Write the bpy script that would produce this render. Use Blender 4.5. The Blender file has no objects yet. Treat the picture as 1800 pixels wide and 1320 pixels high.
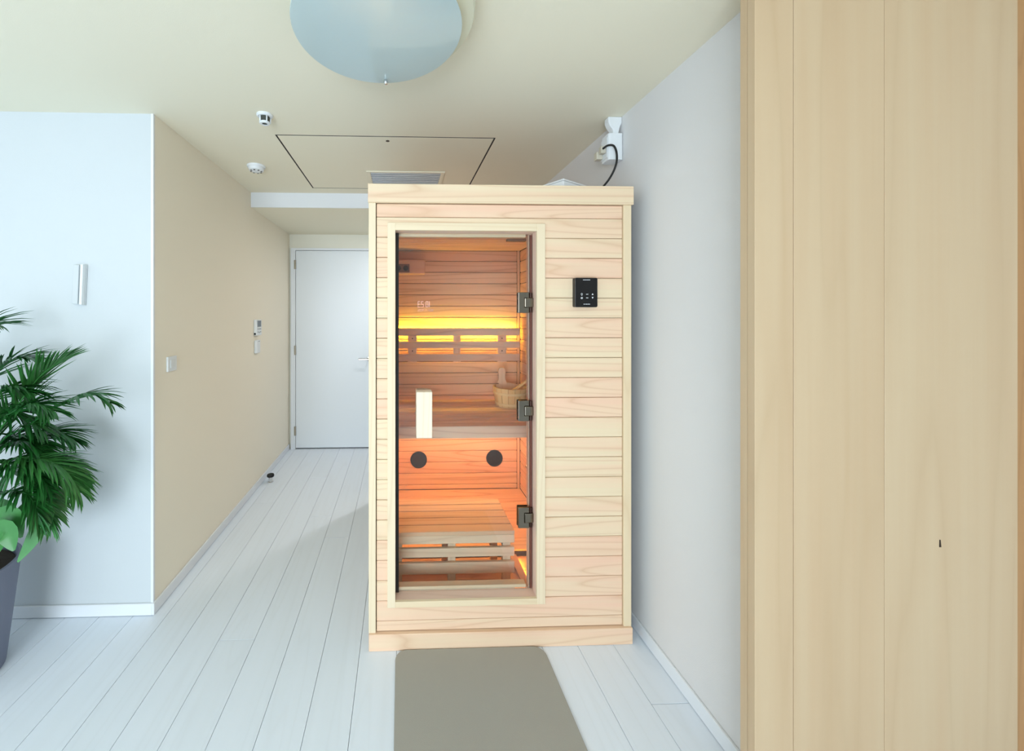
import bpy, bmesh, math, random
from mathutils import Vector, Matrix
random.seed(7)
C = bpy.context.scene.collection
scene = bpy.context.scene

# ------------------------------------------------------------------ camera
cam_d = bpy.data.cameras.new('camera')
cam = bpy.data.objects.new('camera', cam_d)
C.objects.link(cam)
cam.location = (0, 0, 1.37)
cam.rotation_euler = (math.radians(90), 0, math.radians(-1.84))
cam_d.sensor_fit = 'HORIZONTAL'
cam_d.sensor_width = 36.0
cam_d.lens = 36.0 * 670 / 1800
cam_d.shift_x = 174 / 1800
cam_d.shift_y = -110 / 1800
cam_d.clip_start = 0.02
scene.camera = cam

# ------------------------------------------------------------------ world, daylight, exposure
vs = scene.view_settings
vs.view_transform = 'Standard'
vs.look = 'None'
vs.exposure = 0.25
vs.gamma = 1.0
vs.use_curve_mapping = False
world = bpy.data.worlds.new('sky')
scene.world = world
world.use_nodes = True
bg = world.node_tree.nodes['Background']
bg.inputs[0].default_value = (0.72, 0.86, 1.0, 1)
bg.inputs[1].default_value = 1.0


def area(name, loc, rot, sx, sy, power, col):
    d = bpy.data.lights.new(name, 'AREA')
    d.shape = 'RECTANGLE'
    d.size, d.size_y = sx, sy
    d.energy = power
    d.color = col
    o = bpy.data.objects.new(name, d)
    C.objects.link(o)
    o.location = loc
    o.rotation_euler = rot
    return o


# daylight at the two big windows of the room behind and to the left of the camera
area('window_daylight_back', (-1.05, -2.56, 1.02), (math.radians(90), 0, 0), 1.9, 1.8, 94, (0.79, 0.90, 1.0))
area('window_daylight_side', (-2.96, -0.55, 1.02), (math.radians(90), 0, math.radians(-90)), 2.4, 1.7, 5, (0.62, 0.82, 1.0))


# ------------------------------------------------------------------ material helpers
def lin(c):
    r = []
    for v in c:
        v = v / 255.0
        r.append(v / 12.92 if v <= 0.04045 else ((v + 0.055) / 1.055) ** 2.4)
    return (r[0], r[1], r[2], 1.0)


MATS = {}


def plain(name, rgb, rough=0.5, metal=0.0, spec=0.5, bump=0.0, bscale=300, mottle=0.0, emit=None, estr=0.0):
    if name in MATS:
        return MATS[name]
    m = bpy.data.materials.new(name)
    m.use_nodes = True
    nt = m.node_tree
    b = nt.nodes['Principled BSDF']
    b.inputs['Base Color'].default_value = lin(rgb)
    b.inputs['Roughness'].default_value = rough
    b.inputs['Metallic'].default_value = metal
    b.inputs['Specular IOR Level'].default_value = spec
    if emit:
        b.inputs['Emission Color'].default_value = lin(emit)
        b.inputs['Emission Strength'].default_value = estr
    tc = nt.nodes.new('ShaderNodeTexCoord')
    if mottle:
        n = nt.nodes.new('ShaderNodeTexNoise')
        n.inputs['Scale'].default_value = 3.0
        n.inputs['Detail'].default_value = 4
        nt.links.new(tc.outputs['Object'], n.inputs['Vector'])
        mx = nt.nodes.new('ShaderNodeMix')
        mx.data_type = 'RGBA'
        c = lin(rgb)
        mx.inputs['A'].default_value = tuple(v * (1 - mottle) for v in c[:3]) + (1,)
        mx.inputs['B'].default_value = tuple(min(1, v * (1 + mottle)) for v in c[:3]) + (1,)
        nt.links.new(n.outputs['Fac'], mx.inputs['Factor'])
        nt.links.new(mx.outputs['Result'], b.inputs['Base Color'])
    if bump:
        n2 = nt.nodes.new('ShaderNodeTexNoise')
        n2.inputs['Scale'].default_value = bscale
        nt.links.new(tc.outputs['Object'], n2.inputs['Vector'])
        bp = nt.nodes.new('ShaderNodeBump')
        bp.inputs['Strength'].default_value = bump
        bp.inputs['Distance'].default_value = 0.002
        nt.links.new(n2.outputs['Fac'], bp.inputs['Height'])
        nt.links.new(bp.outputs['Normal'], b.inputs['Normal'])
    MATS[name] = m
    return m


def wood(name, cream, pink, dark, axis='X', rough=0.55, grain=0.5, streak=0.5, contour=9.0, freq=1.0, tonegain=1.0):
    """Procedural timber; axis = grain direction, the object property 'tone' (0..1) picks the board's colour."""
    key = name + axis
    if key in MATS:
        return MATS[key]
    m = bpy.data.materials.new(key)
    m.use_nodes = True
    nt = m.node_tree
    N, L = nt.nodes, nt.links
    b = N['Principled BSDF']
    b.inputs['Roughness'].default_value = rough
    b.inputs['Specular IOR Level'].default_value = 0.3
    tc = N.new('ShaderNodeTexCoord')
    at = N.new('ShaderNodeAttribute')
    at.attribute_type = 'OBJECT'
    at.attribute_name = 'tone'
    off = N.new('ShaderNodeVectorMath')
    off.operation = 'SCALE'
    off.inputs[0].default_value = (37.1, 21.7, 53.3)
    L.new(at.outputs['Fac'], off.inputs['Scale'])
    ad = N.new('ShaderNodeVectorMath')
    ad.operation = 'ADD'
    L.new(tc.outputs['Object'], ad.inputs[0])
    L.new(off.outputs['Vector'], ad.inputs[1])

    def mapped(along, across):
        mp = N.new('ShaderNodeMapping')
        sc = [across, across, across]
        sc['XYZ'.index(axis)] = along
        mp.inputs['Scale'].default_value = tuple(v * freq for v in sc)
        L.new(ad.outputs['Vector'], mp.inputs['Vector'])
        return mp

    def noise(mp, scale, det):
        n = N.new('ShaderNodeTexNoise')
        n.inputs['Scale'].default_value = scale
        n.inputs['Detail'].default_value = det
        L.new(mp.outputs['Vector'], n.inputs['Vector'])
        return n

    def mathn(op, a, bval):
        q = N.new('ShaderNodeMath')
        q.operation = op
        L.new(a, q.inputs[0])
        if isinstance(bval, (int, float)):
            q.inputs[1].default_value = bval
        else:
            L.new(bval, q.inputs[1])
        return q.outputs[0]

    def mix(fac, a, bcol):
        q = N.new('ShaderNodeMix')
        q.data_type = 'RGBA'
        L.new(fac, q.inputs['Factor'])
        for s, v in (('A', a), ('B', bcol)):
            if isinstance(v, tuple):
                q.inputs[s].default_value = v
            else:
                L.new(v, q.inputs[s])
        return q.outputs['Result']

    broad = noise(mapped(0.9, 22), 1.0, 2)
    tn = mathn('MULTIPLY', at.outputs['Fac'], 1.0)
    f0 = mathn('ADD', mathn('MULTIPLY', mathn('SUBTRACT', broad.outputs['Fac'], 0.5), 2.6 * streak),
               mathn('MULTIPLY', tn, tonegain))
    cl = N.new('ShaderNodeClamp')
    L.new(f0, cl.inputs[0])
    base = mix(cl.outputs[0], lin(cream), lin(pink))
    # growth-ring contours of a stretched noise field
    ring = noise(mapped(0.5, 7.5), 1.0, 1)
    pp = mathn('PINGPONG', mathn('MULTIPLY', ring.outputs['Fac'], contour), 0.5)
    pw = mathn('POWER', mathn('SUBTRACT', 1.0, 0.0) if False else mathn('MULTIPLY', pp, 2.0), 5.0)
    col = mix(mathn('MULTIPLY', pw, grain), base, lin(dark))
    fine = noise(mapped(3.0, 160), 1.0, 3)
    fd = mathn('MULTIPLY', mathn('SUBTRACT', fine.outputs['Fac'], 0.42), 0.45 * grain)
    cl2 = N.new('ShaderNodeClamp')
    L.new(fd, cl2.inputs[0])
    col = mix(cl2.outputs[0], col, lin(dark))
    L.new(col, b.inputs['Base Color'])
    bp = N.new('ShaderNodeBump')
    bp.inputs['Strength'].default_value = 0.08
    bp.inputs['Distance'].default_value = 0.001
    L.new(fine.outputs['Fac'], bp.inputs['Height'])
    L.new(bp.outputs['Normal'], b.inputs['Normal'])
    MATS[key] = m
    return m


def W(axis):      # pale hemlock of the sauna front
    return wood('pale_hemlock', (236, 215, 182), (240, 200, 172), (206, 158, 120), axis, grain=0.40, streak=0.75, contour=13)


def WT(axis):     # pale trim and posts
    return wood('pale_trim', (236, 218, 188), (232, 210, 174), (212, 178, 138), axis, grain=0.3, streak=0.3)


def WI(axis):     # interior hemlock
    return wood('interior_hemlock', (232, 200, 172), (222, 180, 154), (166, 116, 90), axis, grain=0.45)


def WS(axis):     # paler wood of the bench and backrest slats
    return wood('slat_wood', (246, 218, 192), (238, 204, 178), (182, 138, 112), axis, grain=0.4)


def WP(axis):     # wardrobe panel
    return wood('panel_oak', (203, 180, 148), (197, 168, 134), (178, 148, 112), axis, grain=0.22, streak=0.55,
                contour=3, freq=1.0, rough=0.5)


def glass_mat(name, tint=(0.965, 0.975, 0.97), ior=1.5):
    if name in MATS:
        return MATS[name]
    m = bpy.data.materials.new(name)
    m.use_nodes = True
    nt = m.node_tree
    nt.nodes.remove(nt.nodes['Principled BSDF'])
    out = nt.nodes['Material Output']
    tr = nt.nodes.new('ShaderNodeBsdfTransparent')
    tr.inputs[0].default_value = tint + (1,)
    gl = nt.nodes.new('ShaderNodeBsdfGlossy')
    gl.inputs['Roughness'].default_value = 0.01
    fr = nt.nodes.new('ShaderNodeFresnel')
    fr.inputs[0].default_value = ior
    mx = nt.nodes.new('ShaderNodeMixShader')
    nt.links.new(fr.outputs[0], mx.inputs[0])
    nt.links.new(tr.outputs[0], mx.inputs[1])
    nt.links.new(gl.outputs[0], mx.inputs[2])
    nt.links.new(mx.outputs[0], out.inputs[0])
    MATS[name] = m
    return m


def emit_mat(name, rgb, strength):
    if name in MATS:
        return MATS[name]
    m = bpy.data.materials.new(name)
    m.use_nodes = True
    nt = m.node_tree
    nt.nodes.remove(nt.nodes['Principled BSDF'])
    e = nt.nodes.new('ShaderNodeEmission')
    e.inputs[0].default_value = lin(rgb)
    e.inputs[1].default_value = strength
    nt.links.new(e.outputs[0], nt.nodes['Material Output'].inputs[0])
    MATS[name] = m
    return m


M_white_wall = plain('white_wall_paint', (240, 242, 242), 0.75, bump=0.15, bscale=420)
M_alcove = plain('alcove_wall_paint', (206, 212, 215), 0.75, bump=0.15, bscale=420)
M_cream_wall = plain('cream_wall_paint', (245, 237, 218), 0.8, bump=0.15, bscale=420)
M_ceiling = plain('cream_ceiling_paint', (240, 234, 212), 0.85, bump=0.15, bscale=380)
M_right_wall = plain('grey_white_wall_paint', (225, 224, 223), 0.75, bump=0.2, bscale=420)
M_white = plain('white_plastic', (232, 236, 238), 0.4)
M_skirt = plain('white_skirting', (232, 236, 240), 0.5)
M_door = plain('white_door_laminate', (230, 236, 240), 0.35)
M_black = plain('black_plastic', (12, 13, 17), 0.35)
M_rubber = plain('black_rubber', (9, 9, 11), 0.6)
M_chrome = plain('brushed_nickel', (176, 172, 164), 0.22, metal=1.0)
M_hinge = plain('dark_nickel', (124, 116, 104), 0.2, metal=1.0)
M_bright_chrome = plain('bright_chrome', (214, 214, 214), 0.08, metal=1.0)
M_gap = plain('dark_joint', (52, 46, 40), 0.9)
M_grey = plain('grey_plastic', (150, 156, 160), 0.5)
M_lcd = plain('grey_lcd', (108, 118, 126), 0.25)
M_glass = glass_mat('door_glass', ior=1.42)
M_steel = plain('vent_aluminium', (196, 202, 208), 0.4, metal=0.3)

# ------------------------------------------------------------------ object helpers
MESHES = {}
WL = {}          # world location of every object made here


def put(name, mesh, loc, mat, parent=None, tone=None, label=None, cat=None, group=None, kind=None, rot=None):
    o = bpy.data.objects.new(name, mesh)
    C.objects.link(o)
    loc = Vector(loc)
    WL[o.name] = loc.copy()
    if parent is not None:
        o.parent = parent
        o.location = loc - WL[parent.name]
    else:
        o.location = loc
    if rot:
        o.rotation_euler = rot
    if mesh is not None and mat is not None and len(mesh.materials) == 0:
        mesh.materials.append(mat)
    if tone is not None:
        o['tone'] = float(tone)
    for k, v in (('label', label), ('category', cat), ('group', group), ('kind', kind)):
        if v:
            o[k] = v
    return o


def empty(name, loc, label, cat, group=None, rot=None):
    return put(name, None, loc, None, label=label, cat=cat, group=group, rot=rot)


def box_mesh(sx, sy, sz, bevel=0.0, seg=1):
    bm = bmesh.new()
    bmesh.ops.create_cube(bm, size=1.0)
    bmesh.ops.scale(bm, vec=(sx, sy, sz), verts=bm.verts)
    if bevel > 0:
        bmesh.ops.bevel(bm, geom=list(bm.edges), offset=min(bevel, 0.45 * min(sx, sy, sz)), segments=seg,
                        affect='EDGES', profile=0.5)
    return bm


def bm_to(name, bm, smooth=False):
    me = bpy.data.meshes.new(name)
    bm.normal_update()
    bm.to_mesh(me)
    bm.free()
    if smooth:
        for p in me.polygons:
            p.use_smooth = True
    return me


def box(name, x0, x1, y0, y1, z0, z1, mat, parent=None, bevel=0.0, seg=1, **kw):
    sx, sy, sz = abs(x1 - x0), abs(y1 - y0), abs(z1 - z0)
    key = (round(sx, 5), round(sy, 5), round(sz, 5), bevel, seg, mat.name if mat else '')
    me = MESHES.get(key)
    if me is None:
        me = bm_to(name, box_mesh(sx, sy, sz, bevel, seg))
        MESHES[key] = me
    return put(name, me, ((x0 + x1) / 2, (y0 + y1) / 2, (z0 + z1) / 2), mat, parent, **kw)


def boxes(name, lst, mat, parent=None, bevel=0.0, **kw):
    """Several boxes of ONE part joined into one mesh."""
    cx = sum((b[0] + b[1]) / 2 for b in lst) / len(lst)
    cy = sum((b[2] + b[3]) / 2 for b in lst) / len(lst)
    cz = sum((b[4] + b[5]) / 2 for b in lst) / len(lst)
    bm = bmesh.new()
    for b in lst:
        t = box_mesh(b[1] - b[0], b[3] - b[2], b[5] - b[4], bevel)
        bmesh.ops.translate(t, verts=t.verts, vec=((b[0] + b[1]) / 2 - cx, (b[2] + b[3]) / 2 - cy, (b[4] + b[5]) / 2 - cz))
        me = bpy.data.meshes.new('tmp')
        t.to_mesh(me)
        t.free()
        bm.from_mesh(me)
        bpy.data.meshes.remove(me)
    return put(name, bm_to(name, bm), (cx, cy, cz), mat, parent, **kw)


def lathe_mesh(name, prof, n=32, smooth=True):
    """prof: (r, z) pairs from bottom to top."""
    bm = bmesh.new()
    rings = []
    for r, z in prof:
        if r < 1e-6:
            rings.append([bm.verts.new((0, 0, z))])
        else:
            rings.append([bm.verts.new((r * math.cos(2 * math.pi * i / n), r * math.sin(2 * math.pi * i / n), z)) for i in range(n)])
    for a, b in zip(rings[:-1], rings[1:]):
        for i in range(n):
            j = (i + 1) % n
            if len(a) == 1 and len(b) == 1:
                continue
            if len(a) == 1:
                bm.faces.new((a[0], b[j], b[i]))
            elif len(b) == 1:
                bm.faces.new((a[i], a[j], b[0]))
            else:
                bm.faces.new((a[i], a[j], b[j], b[i]))
    bmesh.ops.recalc_face_normals(bm, faces=bm.faces)
    me = bm_to(name, bm)
    if smooth:
        bm2 = bmesh.new()
        bm2.from_mesh(me)
        for f in bm2.faces:
            f.smooth = True
        for e in bm2.edges:
            if len(e.link_faces) == 2 and e.calc_face_angle() > math.radians(38):
                e.smooth = False
        bm2.to_mesh(me)
        bm2.free()
    return me


def lathe(name, prof, loc, mat, parent=None, n=32, rot=None, smooth=True, **kw):
    return put(name, lathe_mesh(name, prof, n, smooth), loc, mat, parent, rot=rot, **kw)


def prism_mesh(name, pts, d0, d1, plane='XZ', bevel=0.0, seg=2):
    """Polygon in a plane extruded along the third axis from d0 to d1."""
    bm = bmesh.new()

    def v(p, d):
        return {'XZ': (p[0], d, p[1]), 'XY': (p[0], p[1], d), 'YZ': (d, p[0], p[1])}[plane]
    a = [bm.verts.new(v(p, d0)) for p in pts]
    b = [bm.verts.new(v(p, d1)) for p in pts]
    bm.faces.new(a)
    bm.faces.new(b[::-1])
    n = len(pts)
    for i in range(n):
        bm.faces.new((a[i], b[i], b[(i + 1) % n], a[(i + 1) % n]))
    bmesh.ops.recalc_face_normals(bm, faces=bm.faces)
    if bevel:
        bmesh.ops.bevel(bm, geom=list(bm.edges), offset=bevel, segments=seg, affect='EDGES', profile=0.5)
    return bm_to(name, bm)


def rrect(x0, x1, y0, y1, r, n=6):
    pts = []
    for cx, cy, a0 in ((x1 - r, y1 - r, 0), (x0 + r, y1 - r, 90), (x0 + r, y0 + r, 180), (x1 - r, y0 + r, 270)):
        for i in range(n + 1):
            a = math.radians(a0 + 90 * i / n)
            pts.append((cx + r * math.cos(a), cy + r * math.sin(a)))
    return pts


def tube_mesh(name, pts, rad, n=10, cap=True):
    """Swept tube along points; rad a number or a list."""
    pts = [Vector(p) for p in pts]
    bm = bmesh.new()
    rings = []
    up = Vector((0.13, 0.21, 0.97)).normalized()
    for i, p in enumerate(pts):
        t = (pts[min(i + 1, len(pts) - 1)] - pts[max(i - 1, 0)]).normalized()
        s = t.cross(up)
        if s.length < 1e-4:
            s = t.cross(Vector((1, 0, 0)))
        s.normalize()
        w = s.cross(t)
        r = rad[i] if isinstance(rad, (list, tuple)) else rad
        rings.append([bm.verts.new(p + r * (math.cos(2 * math.pi * k / n) * s + math.sin(2 * math.pi * k / n) * w)) for k in range(n)])
    for a, b in zip(rings[:-1], rings[1:]):
        for k in range(n):
            bm.faces.new((a[k], a[(k + 1) % n], b[(k + 1) % n], b[k]))
    if cap:
        bm.faces.new(rings[0][::-1])
        bm.faces.new(rings[-1])
    bmesh.ops.recalc_face_normals(bm, faces=bm.faces)
    return bm_to(name, bm, True)


def spline(ctrl, n=24):
    """Catmull-Rom through control points."""
    P = [Vector(c) for c in ctrl]
    P = [2 * P[0] - P[1]] + P + [2 * P[-1] - P[-2]]
    out = []
    segs = len(P) - 3
    for s in range(segs):
        p0, p1, p2, p3 = P[s:s + 4]
        m = max(2, n // segs)
        for i in range(m):
            t = i / m
            out.append(0.5 * ((2 * p1) + (-p0 + p2) * t + (2 * p0 - 5 * p1 + 4 * p2 - p3) * t * t + (-p0 + 3 * p1 - 3 * p2 + p3) * t ** 3))
    out.append(P[-2])
    return out


S = 'structure'
XL, XR = -1.125, 1.02          # corridor walls
YP, YD = 1.77, 3.894           # plant wall, door wall
CZ, CZ2, YB = 2.275, 2.165, 2.90
NX0, NX1, NY0 = -3.0, 1.9, -2.6   # the wider near room
RT = random.random

# ------------------------------------------------------------------ floor
floor = box('floor', NX0 - 0.1, NX1 + 0.1, NY0 - 0.1, YD + 0.1, -0.06, -0.012, M_gap, kind=S)
M_floor = wood('white_oak_floor', (234, 242, 252), (231, 239, 248), (216, 222, 228), 'Y', rough=0.42, grain=0.16, streak=0.5)
PW = 0.149
cols = [-0.0169 + PW * k for k in range(-21, 14)]
fixed = {round(-0.0169 - 5 * PW, 3): [0.2, 1.62, 3.2], round(-0.0169 + 6 * PW, 3): [-0.3, 1.307, 2.9]}
for ci, x in enumerate(cols):
    x0, x1 = max(x, NX0), min(x + PW, NX1)
    if x1 - x0 < 0.01:
        continue
    ytop = YP if x1 <= XL + 0.06 else YD
    key = round(x, 3)
    joints = fixed.get(key)
    if joints is None:
        j0 = [-0.4, 0.55, 0.05, -0.9, 0.35, -0.15][ci % 6] - 0.9
        joints = [j0, j0 + 1.55, j0 + 1.82 * 2]
        joints = [j for j in joints if not (1.15 < j < 2.2 and XL < x < 0.95)]
    ys = [NY0] + [j for j in joints if NY0 < j < ytop - 0.1] + [ytop]
    for a, b in zip(ys[:-1], ys[1:]):
        box('plank', x0 + 0.0007, x1 - 0.0007, a + 0.0007, b - 0.0007, -0.012, 0, M_floor, floor, bevel=0.0008, tone=RT())

# ------------------------------------------------------------------ walls
box('wall_alcove', NX0, XL, YP, YP + 0.012, 0, CZ, M_alcove, kind=S)
box('wall_left', XL - 0.1, XL, YP + 0.012, YD, 0, CZ, M_cream_wall, kind=S)
boxes('trim_1', [(XL - 0.010, XL + 0.0012, YP - 0.0012, YP + 0.010, 0.05, CZ)], M_skirt, kind=S)
box('wall_far', XL - 0.1, XR + 0.1, YD, YD + 0.1, 0, CZ, plain('far_wall_paint', (238, 236, 222), 0.8, bump=0.1, bscale=400), kind=S)
box('wall_right', XR, XR + 0.1, 0.995, YD, 0, CZ, M_right_wall, kind=S)
box('wall_right_near', NX1, NX1 + 0.1, NY0, 0.995, 0, CZ, M_right_wall, kind=S)
boxes('wall_back', [(NX0, -2.05, NY0 - 0.1, NY0, 0, CZ), (-0.05, NX1, NY0 - 0.1, NY0, 0, CZ),
                    (-2.05, -0.05, NY0 - 0.1, NY0, 0, 0.08), (-2.05, -0.05, NY0 - 0.1, NY0, 1.96, CZ)], M_white_wall, kind=S)
boxes('wall_left_near', [(NX0 - 0.1, NX0, NY0, -1.75, 0, CZ), (NX0 - 0.1, NX0, 0.65, YP, 0, CZ),
                         (NX0 - 0.1, NX0, -1.75, 0.65, 0, 0.12), (NX0 - 0.1, NX0, -1.75, 0.65, 2.12, CZ)], M_white_wall, kind=S)
boxes('window_1', [(-2.05, -2.01, NY0 - 0.09, NY0 - 0.03, 0.08, 1.96), (-0.09, -0.05, NY0 - 0.09, NY0 - 0.03, 0.08, 1.96),
                   (-1.07, -1.03, NY0 - 0.09, NY0 - 0.03, 0.12, 1.92),
                   (-2.01, -0.09, NY0 - 0.09, NY0 - 0.03, 0.08, 0.12), (-2.01, -0.09, NY0 - 0.09, NY0 - 0.03, 1.92, 1.96)], M_grey, kind=S)
boxes('window_2', [(NX0 - 0.09, NX0 - 0.03, -1.75, -1.71, 0.12, 2.12), (NX0 - 0.09, NX0 - 0.03, 0.61, 0.65, 0.12, 2.12),
                   (NX0 - 0.09, NX0 - 0.03, -0.57, -0.53, 0.16, 2.08),
                   (NX0 - 0.09, NX0 - 0.03, -1.71, 0.61, 0.12, 0.16), (NX0 - 0.09, NX0 - 0.03, -1.71, 0.61, 2.08, 2.12)], M_grey, kind=S)

# ceiling with the opening for the access panel
AX0, AX1, AY0, AY1 = -0.630, 0.482, 1.965, 2.778
g = 0.009
boxes('ceiling', [(NX0 - 0.1, NX1 + 0.1, NY0 - 0.1, AY0 - g, CZ, CZ + 0.03), (NX0 - 0.1, NX1 + 0.1, AY1 + g, YB, CZ, CZ + 0.03),
                  (NX0 - 0.1, AX0 - g, AY0 - g, AY1 + g, CZ, CZ + 0.03), (AX1 + g, NX1 + 0.1, AY0 - g, AY1 + g, CZ, CZ + 0.03),
                  (NX0 - 0.1, NX1 + 0.1, YB, YD + 0.1, CZ, CZ + 0.03), (NX0 - 0.1, NX1 + 0.1, NY0 - 0.1, YD, CZ + 0.03, CZ + 0.05)],
      M_ceiling, kind=S)
box('ceiling_dropped', XL, XR, YB + 0.006, YD, CZ2, CZ, M_ceiling, kind=S)
box('trim_2', XL, XR, YB, YB + 0.006, CZ2 - 0.001, CZ, M_skirt, kind=S)

# skirting boards
box('baseboard_left', XL, XL + 0.010, YP - 0.010, YD - 0.035, 0.002, 0.055, M_skirt, bevel=0.002, kind=S)
box('baseboard_alcove', NX0, XL, YP - 0.010, YP, 0.002, 0.055, M_skirt, bevel=0.002, kind=S)
box('baseboard_right', XR - 0.010, XR, 0.995, YD, 0.002, 0.055, M_skirt, bevel=0.002, kind=S)

# room door at the end of the corridor
DX0, DX1, DZ = -1.054, -0.255, 1.996
boxes('door_2_frame' if False else 'trim_3', [(-1.104, DX0 - 0.004, YD - 0.03, YD, 0, 2.022), (DX1 + 0.004, DX1 + 0.054, YD - 0.03, YD, 0, 2.022),
                 (DX0 - 0.004, DX1 + 0.004, YD - 0.03, YD, DZ + 0.004, 2.022)], M_skirt, kind=S)
door = box('door_1', DX0, DX1, YD - 0.026, YD - 0.004, 0.012, DZ, M_door, kind=S, bevel=0.001)
boxes('door_gap', [(DX0 - 0.004, DX1 + 0.004, YD - 0.003, YD - 0.0005, 0, DZ + 0.004)], M_gap, door)
for z in (1.855, 0.995, 0.185):
    boxes('hinge', [(DX0 - 0.016, DX0 - 0.003, YD - 0.036, YD - 0.028, z - 0.045, z + 0.045),
                    (DX0 - 0.003, DX0 + 0.004, YD - 0.040, YD - 0.026, z - 0.045, z + 0.045)], M_chrome, door)
hd = lathe('door_handle', [(0, 0), (0.024, 0), (0.024, 0.006), (0.010, 0.008), (0.010, 0.045), (0, 0.045)],
           (-0.318, YD - 0.026, 0.905), M_chrome, door, n=20, rot=(math.radians(90), 0, 0))
box('door_lever', -0.425, -0.308, YD - 0.078, YD - 0.066, 0.897, 0.913, M_chrome, door, bevel=0.004, seg=2)

# ------------------------------------------------------------------ sauna cabin
SX0, SX1, SF, SB = -0.1305, 0.9576, 1.553, 2.885
sauna = empty('sauna_cabin', (0.4136, SF, 0), 'pale wooden sauna cabin with a glass door, lit amber inside', 'sauna')
JZ = [1.762 - 0.0826 * k for k in range(-1, 22)]     # board joints
IX0, IX1, IY0, IY1, IZ0, IZ1 = -0.060, 0.890, 1.623, 2.820, 0.060, 1.832
OX0, OX1, OZ0, OZ1 = -0.022, 0.5587, 0.198, 1.706
# frame
box('cornice', -0.133, 0.965, 1.548, 1.570, 1.8185, 1.8945, W('X'), sauna, bevel=0.0015, tone=0.10)
box('plinth', -0.1295, 0.959, 1.545, 1.575, 0.0, 0.0675, W('X'), sauna, bevel=0.002, tone=0.62)
box('corner_post', SX0, -0.1015, 1.553, 1.583, 0.0675, 1.8185, WT('Z'), sauna, bevel=0.0015, tone=0.2)
box('corner_post', 0.925, SX1, 1.553, 1.583, 0.0675, 1.8185, WT('Z'), sauna, bevel=0.0015, tone=0.8)
# dark core behind the cladding, around the door opening
boxes('front_core', [(SX0 + 0.004, OX0 - 0.014, 1.5735, 1.611, 0.03, 1.86), (OX1 + 0.014, SX1 - 0.004, 1.5735, 1.611, 0.03, 1.86),
                     (OX0 - 0.014, OX1 + 0.014, 1.5735, 1.611, 0.03, OZ0 - 0.014), (OX0 - 0.014, OX1 + 0.014, 1.5735, 1.611, OZ1 + 0.014, 1.86)],
      M_gap, sauna)
FB0, FB1 = 1.560, 1.574
ZT0, ZT1 = 0.0690, 1.8170
tones = [0.85, 0.35, 0.45, 0.75, 0.05, 0.10, 0.55, 0.15, 0.30, 0.55, 0.95, 0.05, 0.35, 0.10, 0.05, 0.45, 0.20, 0.65, 0.85, 0.55, 0.75, 0.5, 0.4]
for k in range(len(JZ) - 1):
    z1, z0 = min(JZ[k], ZT1), max(JZ[k + 1], ZT0)
    if z1 - z0 < 0.004:
        continue
    t = tones[k % len(tones)]
    a, b = z0 + 0.0008, z1 - 0.0008
    if z0 > 1.72 or z1 < 0.19:
        box('front_board', -0.0985, 0.9235, FB0, FB1, a, b, W('X'), sauna, bevel=0.0022, tone=t)
    elif z1 > 1.738:
        put('front_board', prism_mesh('front_board', [(-0.0985, a), (OX0 - 0.020, a), (OX0 - 0.020, 1.722), (OX1 + 0.020, 1.722), (OX1 + 0.020, a), (0.9235, a), (0.9235, b), (-0.0985, b)], FB0, FB1, 'XZ', bevel=0.0022, seg=1), (0, 0, 0), W('X'), sauna, tone=t)
    elif z0 < 0.172:
        put('front_board', prism_mesh('front_board', [(-0.0985, b), (OX0 - 0.020, b), (OX0 - 0.020, 0.184), (OX1 + 0.020, 0.184), (OX1 + 0.020, b), (0.9235, b), (0.9235, a), (-0.0985, a)], FB0, FB1, 'XZ', bevel=0.0022, seg=1), (0, 0, 0), W('X'), sauna, tone=t)
    else:
        box('front_board', -0.0985, OX0 - 0.013, FB0, FB1, a, b, W('X'), sauna, bevel=0.0022, tone=t * 0.9)
        box('front_board', OX1 + 0.013, 0.9235, FB0, FB1, a, b, W('X'), sauna, bevel=0.0022, tone=t)
# door surround on the front
TB0, TB1 = 1.546, 1.560
box('door_trim', -0.0545, OX0, TB0, TB1, OZ0 - 0.024, 1.7365, WT('Z'), sauna, bevel=0.001, tone=0.1)
box('door_trim', OX1, 0.5930, TB0, TB1, OZ0 - 0.024, 1.7365, WT('Z'), sauna, bevel=0.001, tone=0.2)
box('door_trim', OX0, OX1, TB0, TB1, OZ1, 1.7365, WT('X'), sauna, bevel=0.001, tone=0.3)
box('door_trim', OX0, OX1, TB0, TB1, OZ0 - 0.024, OZ0, WT('X'), sauna, bevel=0.001, tone=0.6)
# jamb linings
WJ = lambda ax: wood('jamb_wood', (226, 200, 176), (224, 188, 168), (190, 150, 122), ax, grain=0.3)
box('door_jamb', OX0 - 0.013, OX0, TB1, 1.635, OZ0, OZ1, WJ('Z'), sauna, tone=0.3)
box('door_jamb', OX1, OX1 + 0.013, TB1, 1.635, OZ0, OZ1, WJ('Z'), sauna, tone=0.7)
box('door_jamb', OX0 - 0.013, OX1 + 0.013, TB1, 1.635, OZ1, OZ1 + 0.013, WJ('X'), sauna, tone=0.4)
box('door_jamb', OX0 - 0.013, OX1 + 0.013, TB1, 1.635, OZ0 - 0.013, OZ0, WJ('X'), sauna, tone=0.8)
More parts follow.
